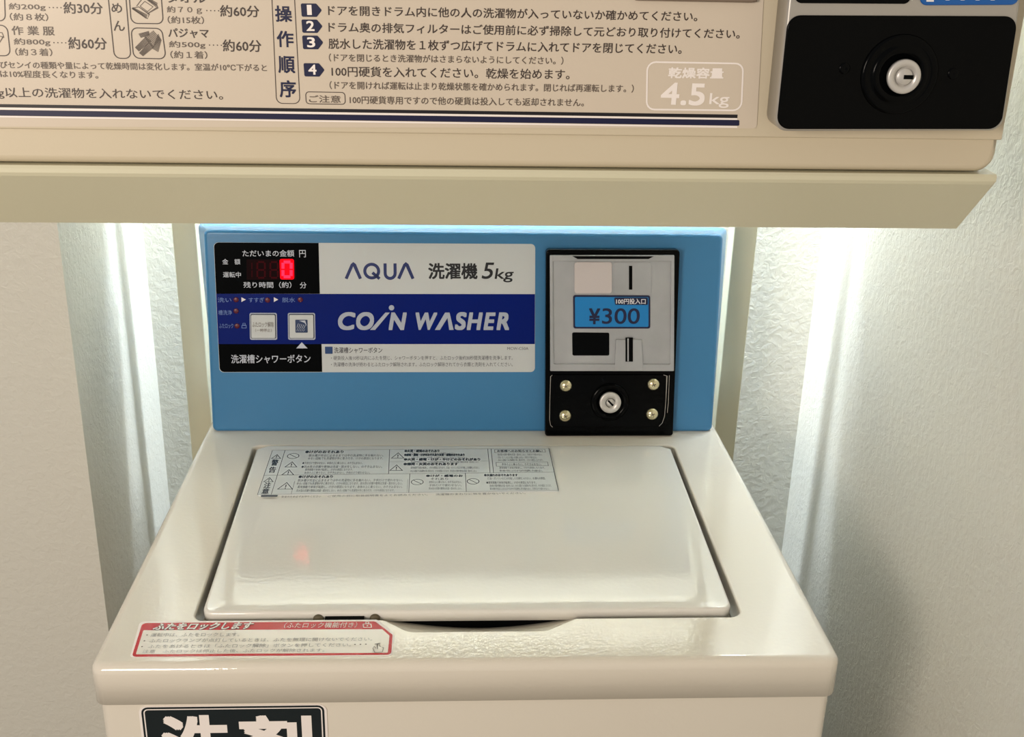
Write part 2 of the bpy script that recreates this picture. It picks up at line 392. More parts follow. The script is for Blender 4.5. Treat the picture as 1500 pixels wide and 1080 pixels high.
wtxt('●けが・感電のお', .555, .66, .68, .055, I1, .03); wtxt('それあり', .57, .73, .63, .05, I1); wtxt(J[4], .565, .80, .675, .055); wtxt(J[3], .565, .87, .675, .05); wtxt(J[5], .565, .94, .675, .05)
wtxt('●'+J[11]+'ます', .755, .66, .87, .055, I1, .03); wtxt(J[10]+'水漏れの原因。', .765, .735, .965, .055); wtxt('●'+J[6], .76, .83, .93, .055, I1); wtxt(J[5]+J[2], .77, .90, .98, .055); wtxt(J[1]+J[3], .77, .965, .97, .05)
p0 = WF.at(382, 728, HL); p1 = WF.at(407, 725.5, HL)
I1.poly([(p0.x, p0.y), (p1.x, p0.y), (p1.x, p1.y), (p0.x, p1.y)], 0.0006, local=True)
I1.text('安全のため必ずお守りください', 412, 729.5, 470, 729, 3); I2.text('ご使用の前に取扱説明書をよくお読みください。　洗濯機のまわりに物を置かないでください。', 480, 728.5, 770, 724, 3)
I1.build('lettering', mat('label_ink', (52, 60, 70), 0.4), wlab, 'black bold lettering and warning signs'); I2.build('lettering', mat('label_fine_ink', (86, 94, 102), 0.4), wlab, 'fine grey lettering')

# ---- red and white lid lock label on the front left of the cover
RF = Frame((0, 0, Z0), (1, 0, 0), (0, 1, 0))
rp = [RF.at(*q) for q in ((205, 911), (190, 964), (575, 961.5), (578, 929), (552, 908.5))]
rl = slab('lid_lock_label', RF, rpoly(rp, [.004, .003, .003, .003, .003]), 0.0, 0.0003, 0.0, M['softwhite'], washer, bottom=False, label='red and white lid lock label')
A = Ink(RF, 0.0004); A.poly([(208.5, 913), (193, 962.5), (573, 959.5), (575, 930), (549.5, 910.5)], .0035); A.build('red_border', M['red'], rl)
A = Ink(RF, 0.0005); A.poly([(210, 923.5), (199, 958.8), (568, 956.5), (570.5, 931.5), (560, 922)], .001); A.build('white_field', M['labelwhite'], rl)
A = Ink(RF, 0.0006); A.text('ふたをロックします', 223, 923.5, 366, 922, 9.5, .07, .25); A.build('lettering', mat('outline_ink', (70, 30, 30), 0.3), rl, 'dark outline of the slanted title')
A = Ink(RF, 0.0007); A.text('ふたをロックします', 223, 923, 366, 921.5, 9.5, .025, .25)
A.text('（ふたロック機能付き）', 415, 920.5, 522, 919.5, 8, 0, .1)
A.ring([(532, 920), (545, 920), (544, 914), (531, 914)], .0008, .0008); A.ring([(535, 914), (541, 914), (540.5, 911), (535.5, 911)], .0006); A.disc(538, 917, 1.3)
A.build('lettering', M['softwhite'], rl, 'white lettering and padlock sign')
A = Ink(RF, 0.0007)
A.text('運転中は、ふたをロックします。', 220, 933, 350, 932.5, 5.5); A.text('ふたロックランプが点灯しているときは、ふたを無理に開けないでください。', 218, 941.5, 545, 939, 5.5)
A.text('ふたをあけるときは「ふたロック解除」ボタンを押してください。', 216, 950, 514, 947.5, 5.5); A.text('注意　ふたロックは停止した後、ふたロックが解除されます。', 208, 957, 475, 955, 5)
A.build('lettering', M['greyink'], rl, 'faint grey lettering')
A = Ink(RF, 0.0008)
for x, y in ((215.5, 930.5), (211.5, 939), (208, 947.5), (520, 944.3), (528, 944.2), (536, 944)): A.disc(x, y, 1.3)
A.stroke([(549, 944), (557, 942.5)], .0008); A.stroke([(551, 950), (548, 947), (546, 950), (549, 956), (560, 955.5), (562, 949), (556, 947), (555, 943.5), (552.5, 944), (553, 951)], .0004)
A.build('lettering_marks', M['ink2'], rl, 'black bullet dots and a pointing hand')

# ---- dark detergent sign on the front of the body
SF = Frame((0, 0.004, Z0), (1, 0, 0), (0, 0, 1))
def rect_px(fr, x0, y0, x1, y1, h=0.0, y2=None):
    return [fr.at(x0, y1, h), fr.at(x1, y1 if y2 is None else y2, h), fr.at(x1, y0, h), fr.at(x0, y0, h)]
tl_, tr_ = SF.at(205, 1033.5), SF.at(476, 1032)
sx0, sx1, sy1 = tl_.x, tr_.x, (tl_.y+tr_.y)/2; sy0 = sy1-0.078
sg = slab('detergent_sign', SF, rpoly([(sx0-.0012, sy0), (sx1+.0012, sy0), (sx1+.0012, sy1), (sx0-.0012, sy1)], .006), 0, .0008, 0.0, M['softwhite'], washer, label='dark sign with white lettering')
A = Ink(SF, .0009); A.poly([(sx0+.0006, sy0+.001), (sx1-.0006, sy0+.001), (sx1-.0006, sy1-.0008), (sx0+.0006, sy1-.0008)], .005, local=True); A.build('black_field', M['signblack'], sg)
A = Ink(SF, .0010); A.ring([(sx0+.0022, sy0+.003), (sx1-.0022, sy0+.003), (sx1-.0022, sy1-.0024), (sx0+.0022, sy1-.0024)], .0009, .0035, local=True)
t0_ = SF.at(237, 1050); t1_ = SF.at(334, 1050); t2_ = SF.at(351, 1050); t3_ = SF.at(453, 1050)
A.textl('洗', t0_.x, t0_.y-.052, t1_.x, .052, .032); A.textl('剤', t2_.x, t2_.y-.052, t3_.x, .052, .032)
A.build('lettering', M['softwhite'], sg)

# ---- blue control housing
PB = Vector((0, 0.3975, Z0)); PT = Vector((0, 0.429, Z0+0.2078))
PF = Frame(PB, (1, 0, 0), PT-PB); PH = (PT-PB).length; PW = 0.2622
def prect(w0, w1, b, t, r=.006, seg=5): return rpoly([(-w0, b), (w0, b), (w1, t), (-w1, t)], r, seg)
loops = []
base = prect(PW, PW, 0.0, PH)
for k in range(6):
    t = (1-k/5)*PI/2; loops.append([PF.w(p.x, p.y, 0.004*math.sin(t)-0.004) for p in offset(base, 0.004*(1-math.cos(t)))])
bk = prect(0.2685, 0.279, 0.0, PH, .006)
n_ = PF.n
loops.append([PF.w(p.x, p.y, -0.058) for p in bk])
housing = loft('control_housing', loops, M['blue'], washer)

# ---- printed control sheet
CS = slab('control_sheet', PF, rpoly([PF.at(313, 355), PF.at(321.5, 545.5), PF.at(783.5, 545), PF.at(784, 357.5)], .0045), 0, .0005, 0, M['panelwhite'], washer, bottom=False, label='white, blue and black printed control sheet')
H1 = .0006
A = Ink(PF, H1); A.poly([(316.6, 430.5), (319.9, 504.2), (783.3, 504.2), (783.6, 431)], 0); A.build('blue_band', M['navy2'], CS)
def half_round(pts, rs, nm, m):
    A = Ink(PF, H1); Q = rpoly(A.px(pts), rs, 4); A.add([tuple(q) for q in Q], [tuple(range(len(Q)))]); return A.build(nm, m, CS)
half_round([(313.3, 355.3), (316.7, 430.5), (468.5, 430.5), (466.7, 356)], [.0045, 0, 0, 0], 'display_field', M['black'])
half_round([(320, 504.2), (322, 545.2), (472, 545), (471, 504.2)], [0, .0045, 0, 0], 'black_strip', M['black'])
A = Ink(PF, .0008); A.poly([(361, 380), (361.5, 410), (434, 410), (433.5, 380)], .001); A.build('display_window', M['redwin'], CS)
def seg7(ink, x0, y0, x1, y1, wd, on):
    m_ = (y0+y1)/2; g = 1.0
    S = dict(a=((x0+g, y0), (x1-g, y0)), g=((x0+g, m_), (x1-g, m_)), d=((x0+g, y1), (x1-g, y1)), f=((x0, y0+g), (x0, m_-g)), b=((x1, y0+g), (x1, m_-g)), e=((x0, m_+g), (x0, y1-g)), c=((x1, m_+g), (x1, y1-g)))
    for k in on: ink.stroke(S[k], wd)
A = Ink(PF, .0010); seg7(A, 377, 384, 388, 407, .0018, 'abcdefg'); seg7(A, 396, 384, 407, 407, .0018, 'abcdefg'); seg7(A, 358.5, 384, 369, 407, .0009, 'bc'); A.build('unlit_digit', M['dimdigit'], CS, 'dim red unlit digits')
A = Ink(PF, .0010); A.poly([(409.5, 379.5), (410.5, 409.5), (431, 409.5), (430.5, 379.5)], .002); A.build('lit_cell', M['digitglow'], CS, 'glowing red digit cell')
A = Ink(PF, .0011); seg7(A, 414.5, 384, 426.5, 405.5, .0030, 'abcdef'); A.build('lit_digit', M['digit'], CS, 'bright red lit zero')
A = Ink(PF, H1+.0002)
A.text('ただいまの金額', 355.5, 376, 431, 376, 9.5, .01); A.text('円', 438.5, 377, 448, 377, 10.5, .01)
A.text('金　額', 326, 387.5, 352, 387.5, 8, .01); A.text('運転中', 327, 406.5, 353, 406.5, 8, .01)
A.text('残り時間（約）', 357, 422, 427, 422, 9, .01); A.text('分', 439.5, 422.5, 449, 422.5, 9, .01)
A.text('洗濯槽シャワーボタン', 339, 532.5, 455, 532, 12.5, .01)
A.poly([(434, 510.5), (450.5, 510.5), (442, 501.5)])
A.build('lettering', M['dimwhite'], CS, 'white lettering on black')
A = Ink(PF, H1+.0002)
A.text('洗い', 319, 443, 339, 443, 7); A.text('すすぎ', 364.5, 443, 387, 443, 7); A.text('脱水', 413.5, 443, 432.5, 443, 7)
A.text('槽洗浄', 320, 461.5, 340, 461.5, 7); A.text('ふたロック', 321, 481, 342, 481, 7)
A.ring([(354, 481), (361, 481), (361, 476.5), (354, 476.5)], .0005); A.ring([(355.3, 476.5), (359.7, 476.5), (359.5, 473.5), (355.5, 473.5)], .0004)
A.build('lettering', M['paleblue'], CS, 'pale blue small lettering')
for x in (353.5, 401): A = Ink(PF, H1+.0003); A.poly([(x, 435.5), (x+.2, 442.5), (x+6.7, 439)]); A.build('arrow_mark', M['white'], CS)
for x, y in ((346, 439), (392, 439.5), (440, 439), (346, 455.5), (347.5, 477.5)):
    lathe('indicator_lamp', PF, PF.at(x, y), [(.0027, H1), (.0027, H1+.0003), (.0019, H1+.0006), (.0006, H1+.0007)], M['led'], CS, 14)
# logo: A without a bar, Q U, A without a bar
A = Ink(PF, H1)
def lam(x0, x1, yb, yt, wd):
    xm = (x0+x1)/2; A.stroke([(x0, yb), (xm-1.6, yt+1), (xm, yt-.2), (xm+1.6, yt+1), (x1, yb)], wd)
lam(507, 528, 408.5, 387, .0031); lam(584, 605, 408.5, 387, .0031)
ctr = PF.at(544.5, 397.3, H1); rr = .0085
A.add([tuple(q) for q in circle(ctr, rr, 32)] + [tuple(q) for q in circle(ctr, rr-.0031, 32)], [(i, (i+1) % 32, 32+(i+1) % 32, 32+i) for i in range(32)])
A.stroke([(545.5, 399.5), (556, 408.5)], .0031)
A.stroke([(564, 386), (564.2, 400)] + [(571.5-7.3*math.cos(t), 400.5+7.5*math.sin(t)) for t in [PI*k/10 for k in range(1, 10)]] + [(578.8, 400), (578.6, 386)], .0031)
A.build('logo', mat('logo_navy', (20, 40, 104), 0.35), CS)
A = Ink(PF, H1)
A.text('洗濯機', 628, 408.5, 699, 408.5, 22.5, .025); A.text('5', 705.5, 408.5, 720, 408.5, 23.5, .012, .2); A.text('kg', 724, 413.5, 750, 413.5, 20, .012, .15)
A.build('lettering', mat('print_black', (14, 16, 22), 0.35), CS, 'black lettering')
A = Ink(PF, H1+.0002)
A.text('C', 495, 482.5, 517, 482.5, 24, .05, .14); A.text('O', 521.5, 482.5, 545, 482.5, 24, .05, .14)
A.poly([(542, 483.5), (549.5, 483.5), (571, 458), (564.5, 458)])
A.disc(573.5, 451, 4)
A.text('N', 570.5, 482.5, 590.5, 482.5, 23.5, .05, .18); A.text('W', 606.5, 482.5, 636, 482.5, 23.5, .045, .15)
A.poly([(637, 483.5), (644.5, 483.5), (655.5, 466), (658, 483.5), (664.5, 483.5), (658.5, 458), (652, 458)])
A.text('S', 667, 482.5, 680, 482.5, 24, .05, .14); A.text('H', 685, 482.5, 702, 482.5, 23.5, .05, .16); A.text('E', 709.5, 482.5, 721, 482.5, 23.5, .05, .16); A.text('R', 728.5, 482.5, 744.5, 482.5, 23.5, .05, .16)
A.build('title_lettering', M['silverink'], CS, 'silver slanted title lettering')
A = Ink(PF, H1)
A.text('洗濯槽シャワーボタン', 489.5, 517.5, 560, 517.5, 8.5, .01); A.text('MCW-C50A', 743, 512.7, 774, 512.7, 4)
A.text('・硬貨投入後10秒以内にふたを閉じ、シャワーボタンを押すと、ふたロック後約30秒間洗濯槽を洗浄します。', 485, 527.8, 751, 527.5, 6.3)
A.text('・洗濯槽の洗浄が終わるとふたロック解除されます。ふたロック解除されてから衣類と洗剤を入れてください。', 485, 537.3, 751, 537, 6.3)
A.build('lettering', mat('sheet_fine_ink', (70, 72, 80), 0.4), CS, 'fine dark lettering')
A = Ink(PF, H1); A.poly([(476, 508), (476.2, 518.5), (487.3, 518.5), (487.2, 508)], .0004); A.build('shower_mark', mat('mark_blue', (20, 62, 120), 0.35), CS)
for x, kind_ in ((385.5, 0), (441.5, 1)):
    q = [(x-20, 458.5), (x-19.4, 498), (x+20.6, 498), (x+20, 458.5)]
    A = Ink(PF, .0008); A.poly(q, .0018); rim = A.build('button_rim', M['silverink'], CS)
    q = [(x-17.6, 461), (x-17, 495.3), (x+18.2, 495.3), (x+17.6, 461)]
    A = Ink(PF, .0009); A.poly([(q[0][0]-1, q[0][1]-1), (q[1][0]-1, q[1][1]+.8), (q[2][0]+1, q[2][1]+.8), (q[3][0]+1, q[3][1]-1)], .0016); A.build('button_gap', M['navy'], CS)
    slab('button', PF, rpoly([PF.at(*z) for z in q], .0014), .0009, .0016, .0004, M['panelwhite'], CS, seg=2)
    A = Ink(PF, .0018)
    if kind_ == 0:
        A.text('ふたロック解除', 369.5, 479.5, 401, 479.5, 8); A.text('（一時停止）', 374, 486.5, 398, 486.5, 5); A.build('button_lettering', M['ink2'], CS)
    else:
        A.poly([(432.5, 468.5), (432.8, 487.5), (450.8, 487.5), (450.5, 468.5)], .0006); A.build('shower_mark', mat('mark_blue2', (18, 50, 96), 0.35), CS)
        A = Ink(PF, .0019); A.poly([(438, 470), (447, 469.5), (449.5, 478), (446, 473)])
        for k in range(5): A.stroke([(437+2.6*k, 474+k*.6), (435+2.4*k, 480+k*.5)], .0004); A.stroke([(436+2.6*k, 481+k*.4), (434.8+2.4*k, 485.5)], .0003)
        A.build('shower_spray', M['dimwhite'], CS)

# ---- coin unit
HB = .012
cu = slab('coin_unit_frame', PF, rpoly([PF.at(800, 365.5, HB), PF.at(798.5, 639.5, HB), PF.at(986, 639, HB), PF.at(996.5, 366, HB)], [.004, .003, .003, .004]), 0, HB, .002, M['black'], washer, label='black plastic frame')
def P3(h, *pts): return [PF.at(x, y, h) for x, y in pts]
Hm = HB+.0022
inner = P3(Hm, (810, 383), (811, 533.5), (982, 534), (983.5, 383))
fp = slab('coin_faceplate', PF, rpoly(P3(Hm, (805.5, 374), (806, 544), (987.5, 544), (988, 374)), .001), HB-.001, Hm, .0006, M['metal'], washer, holes=[rpoly(inner, .0012, 3)], seg=3, label='grey metal coin faceplate')
Hf = HB+.0002
slab('faceplate_panel', PF, P3(Hf, (807, 376), (807, 543), (987, 543), (987, 376)), HB-.0012, Hf, 0, M['metal'], fp)
A = Ink(PF, Hm+.0001); A.poly([(838, 375.2), (846, 379.6), (950, 379.6), (958, 375.6)]); A.build('slit', M['dark'], fp)
rt = P3(Hf+.001, (841.5, 384), (841.5, 430), (896.5, 430), (896.5, 384))
slab('return_button', PF, rpoly(rt, .0028), Hf, Hf+.0012, .0004, mat('button_pale', (205, 196, 196), 0.35), fp, seg=2)
slab('slot_plate', PF, rpoly(P3(Hf, (899, 384), (899, 430), (954, 430), (954, 384)), .002), Hf, Hf+.0006, .0002, M['metal'], fp, seg=2)
A = Ink(PF, Hf+.0008); A.poly([(921.3, 389.5), (921.3, 424.5), (926.2, 424.5), (926.2, 389.5)], .0002); A.build('coin_slot', M['dark'], fp)
pl = slab('price_label', PF, rpoly(P3(Hf+.001, (839.5, 432.5), (840, 481.5), (952.5, 481.5), (952.5, 433)), .0022), Hf, Hf+.001, 0, M['navy'], washer, label='blue price label')
A = Ink(PF, Hf+.0011); A.poly([(842.2, 435), (842.5, 479), (950, 479), (950, 435.5)], .0014); A.build('blue_field', M['price'], pl)
A = Ink(PF, Hf+.0012); A.poly([(899.5, 436), (901, 446.8), (949, 446.8), (949, 436)], .0012); A.text('¥', 863, 474.5, 878, 474.5, 22, .03); A.text('300', 882, 474.5, 936.5, 474.5, 22.5, .012); A.build('price_lettering', M['navy'], pl)
A = Ink(PF, Hf+.0013); A.text('100円投入口', 902.5, 445.6, 945.5, 445.6, 8, .015); A.build('lettering', M['white'], pl)
rw_ = P3(Hf, (838, 487), (838.5, 521), (892.5, 521), (892.5, 487.5))
slab('return_window', PF, rpoly(rw_, .0016), Hf, Hf+.0005, .0003, M['black'], fp, seg=2)
sg_ = P3(Hf, (902, 497), (900, 543), (942, 543), (940, 497))
slab('slot_guide', PF, rpoly(sg_, .001), Hf, Hf+.0022, .0008, M['metal'], fp, seg=3)
A = Ink(PF, Hf+.0024); A.poly([(916.2, 494.5), (916.2, 530), (927.2, 530), (927.2, 494.5)], .0003); A.build('coin_slot', M['dark'], fp)
A = Ink(PF, Hf+.0025); A.poly([(919, 496), (919, 529.5), (921, 529.5), (921, 496)]); A.build('slot_edge', M['metal'], fp)
# lower black lock plate
lp = slab('lock_plate', PF, rpoly(P3(HB+.002, (806, 549), (804.5, 627), (976, 627), (981.5, 549)), [.002, .005, .005, .002]), HB-.001, HB+.002, .0012, M['black'], washer, label='black lock plate')
for pts in ([(809, 549.5), (806.5, 552), (805.5, 585), (805, 615), (806.5, 623), (809.5, 626)], [(972, 549.5), (977, 551), (975.5, 585), (973.5, 610), (970, 620), (965.5, 624.5)], [(980.5, 550), (979, 590), (977.5, 605)]):
    A = Ink(PF, HB+.0022); A.stroke(pts, .0005); A.build('edge_glint', M['silver'], lp, 'thin silver line, painted edge glint')  # silver strokes paint the shine along the black plate's edges
Hs = HB+.002
for x, y in ((829, 565.5), (957.5, 563.5), (828, 609.5), (955.5, 607)):
    c_ = PF.at(x, y, Hs+.001); R_ = .0064
    s_ = lathe('screw', PF, c_, [(R_, Hs-.0005), (R_, Hs+.0006), (R_*.9, Hs+.0017), (R_*.62, Hs+.0030), (R_*.3, Hs+.0036), (.0002, Hs+.0038)], M['brass'], lp, 24)
    for k in (0, 1):
        an = .5+k*PI/2; dx, dy = math.cos(an)*.0022, math.sin(an)*.0022
        A = Ink(PF, Hs+.0039); A.stroke([(c_.x-dx, c_.y-dy), (c_.x+dx, c_.y+dy)], .0007, local=True)
        lk = A.build('screw_cross', M['ink'], washer); lk.parent = lp
kc = PF.at(894, 590, Hs+.003)
lathe('lock_collar', PF, kc, [(.0200, Hs-.0005), (.0200, Hs+.001), (.0185, Hs+.0022), (.0145, Hs+.0026), (.0140, Hs+.001), (.002, Hs+.001)], M['black'], lp)
R_ = .0112
lathe('key_lock', PF, kc, [(R_, Hs), (R_, Hs+.0036), (R_*.93, Hs+.0042), (R_*.5, Hs+.0042), (R_*.47, Hs+.0034), (R_*.40, Hs+.0034), (R_*.38, Hs+.0042), (.0002, Hs+.0042)], M['lock'], lp)
A = Ink(PF, Hs+.0044); A.stroke([(kc.x-.0026, kc.y+.0026), (kc.x+.0030, kc.y-.0030)], .0019, local=True)
A.stroke([(kc.x+.0048*math.cos(t), kc.y+.0048*math.sin(t)) for t in [PI*.1+k*PI*.17 for k in range(9)]], .0005, local=True); A.build('keyhole', M['dark'], lp)

# ================================================================== dryer stand
stand = thing('dryer_stand', 'cream steel stand with two rear posts, carrying the dryer above the washer', 'stand', (0, 0.25, 0))
DF = Frame((0, -0.06, Z0), (math.cos(.0094), math.sin(.0094), 0), (0, 0, 1))
def lineZ(fr, pa, pb, h=0.0):
    """line through two image points on a surface, as local y = k*x + c"""
    A_, B_ = fr.at(*pa, h), fr.at(*pb, h); k = (B_.y-A_.y)/(B_.x-A_.x); return lambda x: A_.y + k*(x-A_.x)
zs = lineZ(DF, (0, 240), (1440, 254))
SKF = Frame((0, -0.022, Z0), DF.u, (0, 0, 1)); zb = lineZ(SKF, (0, 325.7), (1400, 335))
XRt = DF.at(1461, 256).x; XRb = SKF.at(1401, 335).x; XLf = -0.302
def sec(x_top, x_bot):
    zt = zs(x_top)-.0008; b_ = zb(x_bot)
    return [DF.w(x_top, zt, -.555), DF.w(x_top, zt, -.001), DF.w(x_top, zt-.0016, 0.0), DF.w(x_top, zt-.004, 0.0), DF.w(x_top-.001*(x_top > 0), zt-.0062, -.0012), SKF.w(x_bot, b_, 0), SKF.w(x_bot, b_, -.002)-DF.v*0.0, SKF.w(x_bot, b_+.003, -.517)]
loft('shelf', [sec(XLf, XLf), sec(XRt, XRb)], M['stand'], stand, smooth=False)
for x0, x1 in ((-.3097, -.2845), (.2902, .3160)):
    box('post', (x0, .50, 0.0), (x1, .525, Z0+zb(0)+.004), M['stand'], stand, .0015)
for x0, x1 in ((-.3097, -.2845), (.2902, .3160)):
    box('shelf_bracket', (x0, .495, Z0+zb(0)+.0005), (x1, .525, Z0+zb(0)+.02), M['stand'], stand, .0015)

# ================================================================== coin dryer
dryer = thing('coin_dryer', 'cream coin dryer on the stand above the washer, front printed with operating instructions', 'dryer', (0, 0.15, Z0+.385))
def dq(x, y, h=0.0): return DF.at(x, y, h)
zseam = lineZ(DF, (0, 190), (1465, 206.5))
XD = dq(1467, 210).x
def bodyloop(h, ins):
    P = rpoly([(-.302+ins, zs(-.302)+ins), (XD-ins, zs(XD)+ins), (XD-ins, .95), (-.302+ins, .95)], .010, 6)
    return [DF.w(p.x, p.y, h) for p in P]
loft('cabinet', [bodyloop(-.012, 0), bodyloop(-.55, 0)], M['dryer'], dryer, smooth=False)
bt = rpoly([(-.302, zs(-.302)), (XD-.0004, zs(XD)), (XD-.0004, zseam(XD)+.007), (-.302, zseam(-.302)+.007)], [.006, .011, 0.0006, .0006], 6)
slab('base_trim', DF, bt, -.0115, -.0020, .0045, M['dryer'], dryer, seg=5)
slab('front_panel', DF, rpoly([(-.302, zseam(-.302)+.0004), (XD, zseam(XD)+.0004), (XD, .95), (-.302, .95)], .001), -.0115, .0, .0008, M['dryer'], dryer, seg=2)
HS = .0006
sheet = slab('instruction_sheet', DF, rpoly([(-.30, zseam(-.3)+.0015), dq(1108, 188), (dq(1111, 4).x, dq(1111, -150).y), (-.30, dq(0, -150).y)], .002), 0, HS, 0, M['sheet'], dryer, bottom=False, label='pale instruction sheet')
slab('upper_trim', DF, [dq(930, -60), dq(1110, -60), dq(1107, 2), dq(1098, 3.2), dq(985, 1), dq(930, 0)], 0, .004, .001, mat('trim_grey', (128, 112, 98), 0.4), dryer, seg=2, label='grey trim edge')
H = HS+.0002
A = Ink(DF, H)
A.poly([(-60, 151.7), (-60, 156.3), (1080, 173), (1080.5, 168)])
st = A.build('stripe', mat('stripe_black', (14, 8, 18), 0.35), sheet, 'thin black stripe')
A = Ink(DF, H); A.poly([(-60, 160.2), (-60, 168.5), (1083, 184.3), (1083, 176)], .0006); A.build('stripe', mat('stripe_navy', (10, 12, 58), 0.35), sheet, 'thick navy stripe')
A = Ink(DF, H-.0001); A.poly([(-60, 156.5), (-60, 159.8), (1080, 175.8), (1080, 173.2)]); A.poly([(-60, 169), (-60, 171), (1080, 187.3), (1080, 184.8)]); A.build('stripe', M['softwhite'], sheet, 'white edge lines of the stripes')
B = Ink(DF, H)           # main dark lettering
C_ = Ink(DF, H)          # smaller lettering
NV = Ink(DF, H)
def T(s, x0, yb, x1, hp, k=.0135, bold=.011, ink=None): (ink or B).text(s, x0, yb, x1, yb+(x1-x0)*k, hp, bold)
T('約200g', 13.5, 15.5, 67, 11, ink=C_); T('約30分', 94, 20, 151, 17, bold=.012)
T('（約８枚）', 15, 30, 71, 11, ink=C_); T('作 業 服', 18, 51, 80, 13, ink=C_, bold=.015); T('約800g', 21, 67, 74, 11, ink=C_); T('約60分', 101, 72, 157, 17.5, bold=.012)
T('（約３着）', 23, 81.5, 77, 11, ink=C_)
T('及びセンイの種類や量によって乾燥時間は変化します。室温が10℃下がると', -12, 100, 391, 10.5, ink=C_, k=.0115)
T('時間は10%程度長くなります。', -26, 113, 144, 10.5, ink=C_); T('5kg以上の洗濯物を入れないでください。', -20, 144.5, 327, 17, k=.012, bold=.004)
T('タオル', 245, 3.5, 301, 13, bold=.02); T('約７０ｇ', 245, 20, 296, 11, ink=C_); T('約60分', 323, 24.5, 380, 17, bold=.012)
T('（約15枚）', 246, 34.5, 299, 11, ink=C_); T('パジャマ', 247, 55, 306, 13.5, bold=.015); T('約500g', 248, 71, 301, 11, ink=C_); T('約60分', 327, 75.5, 383, 17.5, bold=.012)
T('（約１着）', 250, 85.5, 304, 11, ink=C_)
for xa, xb, ya in ((69.5, 92, 11), (76, 99, 62.5), (300, 323, 15.5), (304, 327, 66)):
    for k in range(4): B.disc(xa+(xb-xa)*(k+.5)/4, ya+k*.1, .9, 8)
T('め', 164, 18.5, 179, 14, bold=.01); T('ん', 167, 45, 183, 14.5, bold=.01)
def bx(x0, y0, x1, y1, x2, y2, x3, y3, r=.0035, wd=.0005): B.ring([(x0, y0), (x3, y3), (x2, y2), (x1, y1)], wd, r)
bx(154, -40, 182, -40, 192.5, 86.5, 167, 86); bx(186, -40, 234, -40, 240, 35.5, 191.5, 35); bx(191, 40, 237.5, 41, 244, 87, 195, 86)
bx(-60, -40, 6, -40, 8.5, 31.5, -60, 30); bx(-60, 35, 11, 36.5, 16, 82.5, -60, 82)
bx(396, -40, 430, -40, 440, 152.5, 404.5, 152, wd=.0004)
# towel
C_.stroke([(194, 12), (216, 27.5), (218.5, 21), (203, 10), (194, 12)], .0004)
for k in range(5): C_.stroke([(193+k*.3, 12.5-k*.4), (214+k*.5, 27-k*1.2)], .0003)
C_.stroke([(200, 9), (209, -3), (216, -1), (230, 8), (231, 11), (216, 20)], .0004); C_.stroke([(205, 9), (212, 2), (224, 10), (216, 17), (205, 9)], .0003)
for k in range(4): C_.stroke([(213+k*1.5, -2-k*.3), (229+k*.5, 10-k*1.6)], .0004)
# pajamas
def hatch(P, q, n, wd=.0004):
    a_, b_, c_, d_ = P
    for k in range(n+1):
        t = k/n; C_.stroke([(a_[0]+(b_[0]-a_[0])*t, a_[1]+(b_[1]-a_[1])*t), (d_[0]+(c_[0]-d_[0])*t, d_[1]+(c_[1]-d_[1])*t)], wd)
hatch([(212, 54), (224, 45), (235, 58), (224, 70)], 0, 8); hatch([(203, 50), (206, 55), (219, 51), (218, 46)], 0, 4); hatch([(232, 50), (236, 58), (231, 76), (224, 72)], 0, 4)
hatch([(198, 70), (203, 75), (221, 60), (214, 54)], 0, 5); hatch([(204, 78), (209, 82), (226, 68), (219, 62)], 0, 5)
C_.stroke([(-5, 47), (3, 48), (5, 53), (-3, 66)], .0004); C_.stroke([(0, 53), (6, 55)], .0004)
# right-hand instructions
for s, x0, x1, y, h_ in (('操', 404, 427.5, 31.5, 23), ('作', 406.5, 430, 68.5, 23), ('順', 408.5, 432, 106.5, 24), ('序', 410.5, 433.5, 142, 24)):
    NV.text(s, x0, y, x1, y+.4, h_, .022)
ar = [(440.5, 5, 472, 24.5), (441.5, 28.5, 473, 48), (442.5, 52, 474, 72), (444.5, 92.5, 476, 112)]
for x0, y0, x1, y1 in ar:
    NV.poly([(x0, y0), (x0+1.5, y1), (x1-8, y1+.3), (x1-.5, (y0+y1)/2+.2), (x1-9, y0+.2)], .0008)
NV.build('lettering', M['navy'], sheet, 'navy lettering and arrow tags')
Wh = Ink(DF, H+.0002)
for (x0, y0, x1, y1), s in zip(ar, '1234'): Wh.text(s, x0+8 if s != '1' else x0+10, y1-3, x0+19 if s != '1' else x0+16, y1-3, 14, .03)
Wh.build('lettering', M['softwhite'], sheet, 'white numerals on the arrow tags')
T('ドアを開きドラム内に他の人の洗濯物が入っていないか確かめてください。', 481, 22.5, 1021, 14.5, k=.0165)
T('ドラム奥の排気フィルターはご使用前に必ず掃除して元どおり取り付けてください。', 481.5, 47, 1083, 14.5, k=.0165)
T('脱水した洗濯物を１枚ずつ広げてドラムに入れてドアを閉じてください。', 481.5, 71.5, 998, 15, k=.0150)
T('（ドアを閉じるとき洗濯物がはさまらないようにしてください。）', 482, 90, 825, 11.5, k=.0140, ink=C_)
T('100円硬貨を入れてください。乾燥を始めます。', 486, 112, 834, 15, k=.0130, bold=.008)
T('（ドアを開ければ運転は止まり乾燥状態を確かめられます。閉じれば再運転します。）', 483, 130.5, 928, 11.5, k=.0115, ink=C_)
bx(447, 134, 505.5, 135, 506.5, 153.5, 448, 152.5, .002, .0004); T('ご注意', 453, 150, 499, 10.5, ink=C_)
T('100円硬貨専用ですので他の硬貨は投入しても返却されません。', 512.5, 152, 855, 11.5, k=.0120, ink=C_)
B.build('lettering', M['ink'], sheet, 'dark brown lettering and outlined boxes'); C_.build('lettering', M['ink2'], sheet, 'smaller brown lettering and clothes drawings')
A = Ink(DF, H)
